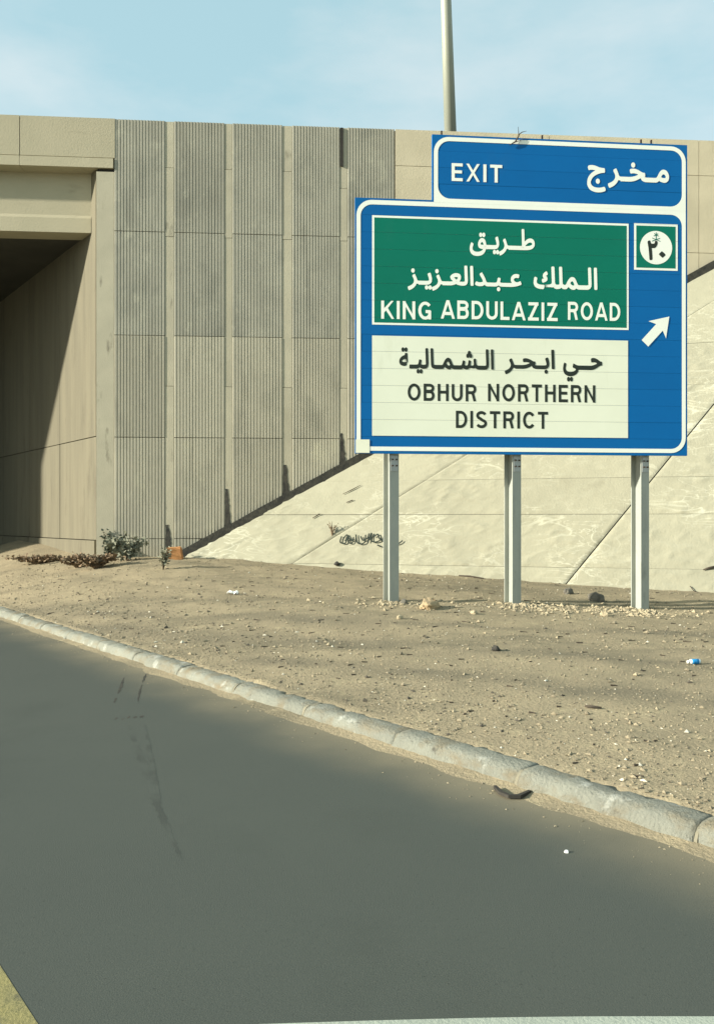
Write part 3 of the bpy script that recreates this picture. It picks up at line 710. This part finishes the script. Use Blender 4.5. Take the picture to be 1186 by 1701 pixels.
def latin_strokes(c):
    h = H_
    if c == 'E': return .60, [[(h, 0), (h, 1)], [(h, h), (.60, h)], [(h, .52), (.56, .52)], [(h, 1-h), (.60, 1-h)]]
    if c == 'X': return .72, [[(.07, -.04), (.65, 1.04)], [(.65, -.04), (.07, 1.04)]]
    if c == 'I': return .17, [[(h, 0), (h, 1)]]
    if c == 'T': return .66, [[(.33, 0), (.33, 1)], [(0, 1-h), (.66, 1-h)]]
    if c == 'K': return .72, [[(h, 0), (h, 1)], [(.64, 1.05), (.08, .36)], [(.28, .60), (.67, -.05)]]
    if c == 'N': return .72, [[(h, 0), (h, 1)], [(.72-h, 0), (.72-h, 1)], [(.06, 1.05), (.66, -.05)]]
    if c == 'A': return .80, [[(.055, -.05), (.395, 1.05)], [(.745, -.05), (.405, 1.05)], [(.18, .28), (.62, .28)]]
    if c == 'H': return .70, [[(h, 0), (h, 1)], [(.70-h, 0), (.70-h, 1)], [(h, .52), (.65, .52)]]
    if c == 'L': return .55, [[(h, 0), (h, 1)], [(h, h), (.55, h)]]
    if c == 'Z': return .66, [[(.02, 1-h), (.64, 1-h)], [(.0, h), (.66, h)], [(.10, .06), (.56, .94)]]
    if c == 'U': return .70, [[(h, 1), (h, .34)]+arcp(.35, .34, .35-h, .34-h, 180, 360)+[(.70-h, 1)]]
    if c == 'D': return .72, [[(h, 0), (h, 1)], [(h, 1-h), (.30, 1-h)]+arcp(.30, .5, .42-h, .5-h, 90, -90)+[(h, h)]]
    if c == 'B': return .70, [[(h, 0), (h, 1)], [(h, 1-h), (.40, 1-h)]+arcp(.40, .74, .25-h*.6, .26-h, 90, -90, 8)+[(h, .565)], [(h, .53), (.42, .53)]+arcp(.42, .308, .28-h, .308-h, 90, -90, 8)+[(h, h)]]
    if c == 'R': return .70, [[(h, 0), (h, 1)], [(h, 1-h), (.42, 1-h)]+arcp(.42, .715, .27-h, .285-h, 90, -90, 8)+[(h, .515)], [(.38, .52), (.47, .44), (.59, .0)]]
    if c == 'O': return .82, [arcp(.41, .5, .41-h, .5-h, 0, 360, 28)]
    if c == 'C': return .76, [arcp(.40, .5, .40-h, .5-h, 38, 322, 24)]
    if c == 'G': return .78, [arcp(.40, .5, .40-h, .5-h, 40, 318, 22), [(.74-h, .02), (.74-h, .50), (.42, .46)][:2], [(.42, .45), (.70, .45)]]
    if c == 'S': return .68, [arcp(.34, .735, .25, .265-h, 20, 250, 12)+arcp(.34, .275, .27, .275-h, 75, -158, 14)]
def thick(pl, closed=False):
    """mitred strip of width TH along a 2D polyline"""
    pl = [q for i, q in enumerate(pl) if i == 0 or abs(q[0]-pl[i-1][0])+abs(q[1]-pl[i-1][1]) > 1e-5]
    n = len(pl); L_, R_ = [], []
    for i in range(n):
        p = Vector(pl[i]); a = Vector(pl[i-1]) if i else (Vector(pl[-2]) if closed else None); b = Vector(pl[i+1]) if i < n-1 else (Vector(pl[1]) if closed else None)
        d1 = (p-a).normalized() if a is not None else None; d2 = (b-p).normalized() if b is not None else None
        d1 = d1 or d2; d2 = d2 or d1; n1 = Vector((-d1.y, d1.x)); n2 = Vector((-d2.y, d2.x)); t = (n1+n2)
        t = t/max(.5, t.length_squared)*2*H_
        L_.append((p+t)); R_.append((p-t))
    cl = lambda v: (v.x, min(1, max(0, v.y)))
    return [cl(v) for v in L_]+[cl(v) for v in R_], [(i, n+i, n+i+1, i+1) for i in range(n-1)]
def latin(word, box, mt, w, gap=.17):
    x = 0; loops = []
    for c in word:
        wd, st = latin_strokes(c)
        for pl in st:
            v, f = thick(pl, c == 'O'); loops.append(([(q[0]+x, q[1]) for q in v], f))
        x += wd+gap
    return place(loops, box, mt, w)
AL, TAT = 0xFE8D, 0x640
latin('EXIT', (750, 272, 834, 301.5), M['white'], .005, .2)
arabic([0xFEE3, TAT, 0xFEA8, TAT, 0xFEAE, 0xFE9D], (975, 269, 1111, 321), M['white'], .005, .036)
arabic([0xFEC3, TAT, TAT, 0xFEAE, 0xFEF3, TAT, 0xFED6], (780, 379, 888, 426), M['white'], .0062, .036)
arabic([AL, 0xFEDF, TAT, 0xFEE4, 0xFEE0, 0xFEDA], (886, 443, 992, 481), M['white'], .0062, .036)
arabic([0xFECB, TAT, 0xFE92, TAT, 0xFEAA, AL, 0xFEDF, 0xFECC, TAT, 0xFEB0, 0xFEF3, TAT, 0xFEB0], (677, 441, 866, 484), M['white'], .0062, .036)
latin('KING', (633, 500, 716, 530), M['white'], .0062); latin('ABDULAZIZ', (732, 500.5, 926, 531), M['white'], .0062); latin('ROAD', (943, 502, 1030, 532), M['white'], .0062)
arabic([0xFEA3, TAT, TAT, 0xFEF2], (935, 594, 1000, 634), M['black'], .005, .036)
arabic([AL, 0xFE91, TAT, 0xFEA4, TAT, 0xFEAE], (838, 580, 921, 622), M['black'], .005, .036)
arabic([AL, 0xFEDF, TAT, 0xFEB8, TAT, 0xFEE4, TAT, 0xFE8E, 0xFEDF, 0xFEF4, TAT, 0xFE94], (663, 578, 820, 621), M['black'], .005, .036)
latin('OBHUR', (677, 637.5, 791, 666), M['black'], .005, .2); latin('NORTHERN', (810, 638.5, 989, 667.5), M['black'], .005, .2)
latin('DISTRICT', (757, 683, 910, 711.5), M['black'], .005, .2)
arabic([0x662], (1075, 399, 1092, 432), M['black'], .0075, .05); arabic([0x660], (1094, 417, 1105, 428), M['black'], .0075, .02)

# posts: galvanised H-beams -------------------------------------------------
def hbeam(pc, z0, z1, b, h, tf, tw, yaw):
    ex = Vector((math.cos(yaw), math.sin(yaw), 0)); ey = Vector((-ex.y, ex.x, 0))
    pr = [(-b/2, -h/2), (b/2, -h/2), (b/2, -h/2+tf), (tw/2, -h/2+tf), (tw/2, h/2-tf), (b/2, h/2-tf), (b/2, h/2), (-b/2, h/2), (-b/2, h/2-tf), (-tw/2, h/2-tf), (-tw/2, -h/2+tf), (-b/2, -h/2+tf)]
    m = MB(); m.prism([Vector((pc.x, pc.y, z0))+ex*x+ey*y for x, y in pr], UP*(z1-z0)); return m, ex, ey
pposts = []
for px, py in ((649.5, 1000), (851.5, 1003), (1063, 1013)):
    pc = hit(px, 880, SGO-SGN*.165, SGN); u = (pc-SGO).dot(SX); g = ground_z(pc.x, pc.y); pposts.append((pc, g))
    yw = SYAW+R(17)
    m, ex, ey = hbeam(pc, g-.25, vT-.08 if px < 700 else vTT-.08,   .132, .20, .014, .012, yw); post = m.build('post', M['steel'], sign)
    # clamp plates and bolts just under the board, on the front flange
    fr = Vector((pc.x, pc.y, 0))-ey*.10
    m = MB()
    m.box(fr, ex, -ey, UP, (-.050, .0005, vB-.22), (.050, .008, vB-.02)); cp = m.build('clamp_plate', M['alu'], post)
    for bx_ in (-.028, .028):
        for bz in (.07, .15):
            m = MB(); c = fr+ex*bx_-ey*.008+UP*(vB-bz); m.tube([c, c-ey*.018], .011, 6); m.build('bolt', M['rust'], post)
    for vz in np.arange(vB+.25, (vT if px < 700 else vTT)-.2, .67):
        m = MB(); m.box(Vector((pc.x, pc.y, 0)), SX, SGN, UP, (-.11, .05, vz), (.11, .114, vz+.05)); m.build('bracket', M['alu'], sign)
for px in (735, 903, 1068, 1085):      # bracket tips standing above the tab
    u, v = sg(px, 228); m = MB(); m.box(SO_, SX, SGN, UP, (u-.010, -.075, vTT-.2), (u+.010, -.052, vTT+.075)); m.build('bracket_tip', M['rust'], sign)

# ------------------------------------------------------------------ street lamp on the upper road
lb = P(748, 215, 18.6); lt = P(740.8, 0, 18.6); ld = (lt-lb).normalized(); zbase = zf_b+.42
l0 = lb+ld*((zbase-lb.z)/ld.z); ltop = lb+ld*9.0
lamp = empty('street_lamp', l0, 'tall pale grey lamp post rising behind the wall above the sign', 'street lamp')
m = MB(); m.tube([l0, l0.lerp(ltop, .5), ltop], [.142, .112, .075], 14); m.build('pole', M['pole'], lamp, smooth=True)
m = MB(); m.tube([l0, l0+UP*.03], .24, 12); m.build('base_plate', M['steel'], lamp)
m = MB(); arm_e = ltop+Vector((.3, 2.0, .45)); m.tube([ltop-ld*.1, ltop+Vector((.08, .5, .3)), arm_e], [.06, .05, .04], 8); m.build('arm', M['pole'], lamp, smooth=True)
m = MB(); m.tube([arm_e, arm_e+Vector((.03, .2, .03)), arm_e+Vector((.1, .7, .05)), arm_e+Vector((.12, .8, .05))], [.05, .13, .13, .05], 10); m.build('lamp_head', M['steel'], lamp, smooth=True)

# ------------------------------------------------------------------ rocks, rubble, plants, litter
def rock(name, c, rx, ry, rz, mt, label, cat='rock', seed=0, rough=.28, sub=3, group=None):
    bm = bmesh.new(); bmesh.ops.create_icosphere(bm, subdivisions=sub, radius=1)
    for v in bm.verts:
        n = v.co.normalized(); q = 1+rough*mnoise.noise((n*1.3+Vector((seed*3.1, seed, 0))))+rough*.55*mnoise.noise((n*3.1+Vector((seed, 7, seed))))+rough*.3*mnoise.noise(n*7+Vector((seed, 2, 1)))
        v.co = Vector((n.x*rx*q, n.y*ry*q, max(n.z, -.45)*rz*q))
    me = bpy.data.meshes.new(name); bm.to_mesh(me); bm.free(); me.materials.append(mt)
    o = bpy.data.objects.new(name, me); COL.objects.link(o); o.location = c+UP*rz*.28; o.rotation_euler.z = seed*1.3
    return tag(o, label, cat, group)
def scale_at(p): return p.y/F
p = gpt(713, 1011); s_ = scale_at(p); rock('rock', p, 23*s_, 15*s_, 13*s_, M['rock_tan'], 'knobbly tan rock on the sand right of the first sign post', seed=1, rough=.32)
p = gpt(991, 999); s_ = scale_at(p); rock('rock', p, 13*s_, 9*s_, 12*s_, M['rock_grey'], 'dark grey pointed stone lying behind the gravel between the posts', seed=2)
p = gpt(944, 986); s_ = scale_at(p); rock('rock', p, 10*s_, 7*s_, 7*s_, M['rock_grey'], 'small flat grey stone near the foot of the slope joint', seed=3)
p = gpt(823, 1081); s_ = scale_at(p); rock('rock', p, 8*s_, 7*s_, 7*s_, M['rock_dark'], 'black lump lying alone on the sand in front of the sign', seed=4)
p = gpt(560, 945); p = spt(*sab(560, 939), h=.02); s_ = scale_at(p); rock('rock', p, 5*s_, 5*s_, 4*s_, M['rock_dark'], 'small dark stone on the lower edge of the slope', seed=5)
p = gpt(787, 1020); s_ = scale_at(p); rock('rock', p, 7*s_, 6*s_, 5*s_, M['gravel'], 'pale stone at the left end of the gravel heap', seed=6)
p = gpt(664, 1028); s_ = scale_at(p); rock('rock', p, 6*s_, 5*s_, 5*s_, M['gravel'], 'pale stone just in front of the first sign post', seed=8)
p = gpt(1004, 1024); s_ = scale_at(p); rock('rock', p, 8*s_, 6*s_, 6*s_, M['gravel'], 'largest pale stone in the gravel left of the third post', seed=9)
p = gpt(671, 1003); s_ = scale_at(p); rock('rock', p, 7*s_, 6*s_, 6*s_, M['rock_grey'], 'grey stone against the foot of the first sign post', seed=11)

OCT = [(1, 0, 0), (-1, 0, 0), (0, 1, 0), (0, -1, 0), (0, 0, 1), (0, 0, -.6)]
OF = [(0, 2, 4), (2, 1, 4), (1, 3, 4), (3, 0, 4), (2, 0, 5), (1, 2, 5), (3, 1, 5), (0, 3, 5)]
def pebble(m, p, r, rr):
    a = rr.uniform(0, 6.28); ca, sa = math.cos(a), math.sin(a); sx, sy, sz = r*rr.uniform(.7, 1.4), r*rr.uniform(.6, 1.1), r*rr.uniform(.45, .9)
    vs = []
    for (x, y, z) in OCT:
        x, y, z = x*sx*rr.uniform(.7, 1.2), y*sy*rr.uniform(.7, 1.2), z*sz
        x += rr.uniform(-.3, .3)*r; y += rr.uniform(-.3, .3)*r
        vs.append((p[0]+x*ca-y*sa, p[1]+x*sa+y*ca, p[2]+z+sz*.25))
    m.add(vs, OF)
rr = random.Random(77)
grav = MB()
for (pc, g), (n, spr) in zip(pposts, ((150, .42), (260, .55), (260, .55))):
    for _ in range(n):
        a = rr.uniform(0, 6.28); d = abs(rr.gauss(0, spr)); x, y = pc.x+d*math.cos(a)*1.15, pc.y-.30+d*math.sin(a)*.8
        pebble(grav, (x, y, ground_z(x, y)), rr.choice((.010, .014, .018, .024, .036)), rr)
for _ in range(420):                   # heap between second and third posts
    t = rr.random(); q = pposts[1][0].lerp(pposts[2][0], t); x, y = q.x+rr.gauss(0, .15), q.y-.38+rr.gauss(0, .27)
    pebble(grav, (x, y, ground_z(x, y)), rr.choice((.010, .014, .018, .024, .036)), rr)
tag(grav.build('gravel', M['gravel'], fix=False), 'pale broken gravel heaped round the sign posts', 'gravel', kind='stuff')
sets = [MB(), MB(), MB()]
cnt = 0
while cnt < 27000:
    d = rr.uniform(3.2, 16.5)**1.0; x = rr.uniform(-.50, .80)*d; s, l = lat_of(x, d)
    if l < .2: continue
    # crowd towards the kerb and in drifts
    dens = .25+.9*math.exp(-l/1.1)+.55*max(0, mnoise.noise((x*.8, d*.8, 4)))
    if rr.random() > dens: continue
    p3 = Vector((x, d, 0)); 
    if (p3-FA).dot(Vector((FB.y-FA.y, FA.x-FB.x, 0))) < 0: continue
    k = rr.random(); b = 0 if k < .86 else (1 if k < .96 else 2)
    r = min(.0028+rr.expovariate(1/.0034), .026)*(1.0+.25*(d > 8))
    pebble(sets[b], (x, d, ground_z(x, d)), r, rr); cnt += 1
for m, mt, lab in zip(sets, ('pebble', 'flint', 'white_peb'), ('tan pebbles scattered over the sandy verge', 'dark chips scattered over the sandy verge', 'whitish pebbles scattered over the sandy verge')):
    tag(m.build('pebbles', M[mt], fix=False), lab, 'pebbles', kind='stuff')
# grit fallen on the asphalt along the kerb
m = MB()
for _ in range(1500):
    s = rr.uniform(-1, 15); l = -abs(rr.gauss(0, .16)); q = road_pt(s, l); pebble(m, (q.x, q.y, 0), min(.0015+rr.expovariate(1/.0022), .009), rr)
tag(m.build('road_grit', M['pebble'], fix=False), 'fine grit lying on the asphalt along the kerb', 'grit', kind='stuff')
p = P(941, 1417, CAMH*F/(1417-HY)); rock('pebble', p, .010, .009, .009, M['litter'], 'single white pebble on the asphalt below the kerb', 'pebble', 12, sub=2)

def shrub(name, base, w, d, h, n, leaf, mt, label, cat='shrub', seed=0, up=.8, stems=9):
    rr = random.Random(seed); e = empty(name, base, label, cat); sm = MB(); lm = MB()
    for k in range(stems):
        a = rr.uniform(0, 6.28); t = Vector((w*.5*math.cos(a)*rr.uniform(.2, 1), d*.5*math.sin(a)*rr.uniform(.2, 1), h*rr.uniform(.55, 1)))
        mid = Vector((t.x*.35, t.y*.35, t.z*.55)); pts = [base-UP*.02, base+mid, base+t]; sm.tube(pts, [.008, .006, .003], 5)
        for j in range(n//stems):
            f = rr.uniform(.25, 1.05); q = base+(mid*(f/.5) if f < .5 else mid.lerp(t, (f-.5)/.5))
            q = q+Vector((rr.gauss(0, w*.07), rr.gauss(0, d*.07), rr.gauss(0, h*.05)))
            if q.z < base.z+.01: q.z = base.z+.01
            dr = Vector((rr.gauss(0, 1), rr.gauss(0, 1), rr.gauss(.4, up))).normalized(); sd = dr.cross(Vector((rr.gauss(0, 1), rr.gauss(0, 1), rr.gauss(0, 1)))).normalized()
            L_ = leaf*rr.uniform(.6, 1.4); W_ = L_*rr.uniform(.22, .42)
            lm.add([q, q+dr*L_*.5+sd*W_, q+dr*L_, q+dr*L_*.5-sd*W_], [(0, 1, 2, 3)])
    sm.build('stem', M['stem'] if mt != 'dry' else M['dry'], e); lm.build('foliage', M[mt], e, fix=False); return e
shrub('shrub', gpt(212, 932, 15.5), .85, .4, .52, 620, .085, 'leaf', 'grey-green leafy shrub at the foot of the first ribbed panel', seed=1)
shrub('shrub', gpt(178, 930, 15.8), .26, .2, .55, 260, .06, 'leaf_dark', 'dark narrow bush against the foot of the bridge pier', seed=2)
shrub('shrub', gpt(271, 946, 15.2), .28, .22, .36, 200, .055, 'leaf', 'small green plant in front of the orange block', seed=3)
shrub('dry_bush', gpt(158, 945, 15.2), .95, .4, .26, 700, .08, 'dry', 'low brown dead brush beneath the bridge pier', 'dry bush', seed=4, up=.3, stems=22)
shrub('dry_bush', gpt(128, 942, 15.6), .6, .35, .20, 380, .07, 'dry', 'flat brown dead brush at the dark mouth of the underpass', 'dry bush', seed=6, up=.3, stems=16)
shrub('dry_bush', gpt(62, 937, 16.5), 1.5, .5, .15, 700, .07, 'dry', 'flat dry litter of dead brush at the left picture edge under the bridge', 'dry bush', seed=8, up=.2, stems=26)
shrub('dry_bush', spt(*sab(552, 890), h=.01), .20, .14, .27, 60, .03, 'dry', 'dry tuft growing from the joint in the slope', 'dry bush', seed=5, stems=8)

# orange clay block
p = gpt(290, 929, 15.5); e = MB(); ang = R(8); ex = Vector((math.cos(ang), math.sin(ang), 0)); ey = Vector((-ex.y, ex.x, 0))
bm = bmesh.new(); bmesh.ops.create_cube(bm, size=1); bmesh.ops.scale(bm, vec=(.30, .22, .25), verts=bm.verts)
bmesh.ops.bevel(bm, geom=bm.edges[:], offset=.022, segments=3, affect='EDGES'); bmesh.ops.subdivide_edges(bm, edges=bm.edges[:], cuts=2, use_grid_fill=True)
for v in bm.verts: v.co += v.co.normalized()*.022*mnoise.noise(v.co*7)
me = bpy.data.meshes.new('clay_block'); bm.to_mesh(me); bm.free(); me.materials.append(M['clay'])
o = bpy.data.objects.new('clay_block', me); COL.objects.link(o); o.location = p+UP*.10; o.rotation_euler = (R(4), R(-6), ang)
tag(o, 'worn orange block lying where the ribbed wall meets the slope', 'block')

# litter
p = gpt(387, 987); s_ = scale_at(p)
bm = bmesh.new(); bmesh.ops.create_grid(bm, x_segments=14, y_segments=10, size=.5)
for v in bm.verts:
    q = v.co.copy(); v.co = Vector((q.x*17*s_, q.y*.14, .035+.05*mnoise.noise((q.x*4, q.y*4, 1))+.03*mnoise.noise((q.x*9, q.y*9, 4))-.05*(q.x*q.x+q.y*q.y)))
bmesh.ops.solidify(bm, geom=bm.faces[:], thickness=.003)
me = bpy.data.meshes.new('crumpled_bag'); bm.to_mesh(me); bm.free(); me.materials.append(M['litter'])
o = bpy.data.objects.new('crumpled_bag', me); COL.objects.link(o); o.location = p; tag(o, 'crumpled white plastic scrap on the sand at the left', 'litter')

p = gpt(1152, 1104); s_ = scale_at(p); L_ = 24*s_; e = empty('plastic_bottle', p, 'small crushed blue and white plastic bottle on the sand at right', 'bottle')
bx = Vector((.97, .22, .0)).normalized(); c = p+UP*.024
def along(t): return c+bx*L_*(t-.5)
m = MB(); m.tube([along(t) for t in (0.12, .18, .22, .3, .34)], [.010, .011, .018, .022, .022], 10); m.build('shoulder', M['litter'], e, smooth=True)
m = MB(); m.tube([along(t) for t in (.02, .03, .12)], [.011, .013, .013], 10); m.build('cap', M['litter'], e)
m = MB(); m.tube([along(t) for t in (.34, .5, .62, .85)], [.0235, .021, .022, .0235], 10); m.build('label_band', M['bottle_blue'], e, smooth=True)
m = MB(); m.tube([along(t) for t in (.85, .92, .97, 1.0)], [.0225, .021, .022, .014], 10); m.build('base', M['bottle_clear'], e, smooth=True)

def stick(pts, rad, mt, label, name='twig', cat='twig'):
    m = MB(); m.tube(pts, rad, 6); return center_origin(tag(m.build(name, M[mt], smooth=True), label, cat))
pp = [P(a, b, CAMH*F/(b-HY))+UP*.006 for a, b in ((822, 1312), (832, 1322), (846, 1328), (862, 1328), (880, 1320))]
m = MB(); lf = []; 
for i, q in enumerate(pp):
    t = (pp[min(i+1, 4)]-pp[max(i-1, 0)]).normalized(); sd = Vector((-t.y, t.x, 0))*(.012 if 0 < i < 4 else .008); lf.append((q-sd, q+sd))
m.prism([a for a, b in lf]+[b for a, b in lf][::-1], UP*.016)
center_origin(tag(m.build('rubber_strip', M['rubber']), 'curved strip of torn black rubber on the asphalt by the kerb', 'rubber strip'))
def gp(px, py, d=9): return gpt(px, py, d)+UP*.012
def sl(px, py): return spt(*sab(px, py), h=.03)
stick([gp(762, 957.5), gp(780, 958.5), gp(803, 962)], [.014, .016, .010], 'twig', 'weathered stick lying along the foot of the slope by the middle post')
stick([gp(972, 1176), gp(985, 1177.5), gp(999, 1179)], [.008, .010, .006], 'twig', 'short dark stick on the sand below the third post')
stick([sl(570, 822), sl(585, 815), sl(600, 807)], [.005, .010, .004], 'twig', 'dark twig on the upper part of the slope left of the first post')
stick([sl(520, 862), sl(532, 855)], [.008, .012], 'twig', 'short dark chip on the slope near the ribbed wall')
stick([sl(576, 836), sl(587, 832)], [.008, .010], 'twig', 'tiny dark chip on the slope below the upper twig')
stick([sl(1168, 948), sl(1178, 945), sl(1192, 942)], [.010, .02, .02], 'twig', 'dark stick at the right edge of the slope foot')
stick([sl(1146, 975), sl(1152, 983), sl(1164, 987)], [.006, .007, .006], 'twig', 'thin curved twig at the slope foot right of the third post')
# brittle twig caught on the top of the sign
q = lambda px, py, w=.02: sp3(*sg(px, py), w)
e = empty('dead_branch', q(860, 232), 'brittle dead branch caught on the top edge of the exit tab', 'branch')
m = MB(); m.tube([q(846, 241), q(855, 236), q(861, 226), q(860, 211)], [.005, .010, .009, .003], 5); m.build('stem', M['twig'], e)
m = MB(); m.tube([q(860, 225), q(866, 220), q(874, 218)], [.007, .006, .002], 5); m.build('side_shoot', M['twig'], e)
m = MB(); m.tube([q(855, 236), q(863, 234), q(868, 230)], [.006, .004, .002], 5); m.build('side_shoot', M['twig'], e)
# flecks of dead twig strewn on the verge
m = MB(); rr = random.Random(9); c = 0
while c < 240:
    d = rr.uniform(3.6, 15); x = rr.uniform(-.44, .46)*d; s, l = lat_of(x, d)
    if l < .3 or (Vector((x, d, 0))-FA).dot(Vector((FB.y-FA.y, FA.x-FB.x, 0))) < 0: continue
    a = rr.gauss(0, .5); L_ = rr.uniform(.015, .055)*(1+.5*(d > 8)); z = ground_z(x, d)+.006
    m.tube([(x, d, z), (x+math.cos(a)*L_, d+math.sin(a)*L_, ground_z(x+math.cos(a)*L_, d+math.sin(a)*L_)+.006)], [.006, .003], 4); c += 1
tag(m.build('twig_litter', M['twig'], fix=False), 'small dark bits of dead twig strewn over the sand', 'twig litter', kind='stuff')
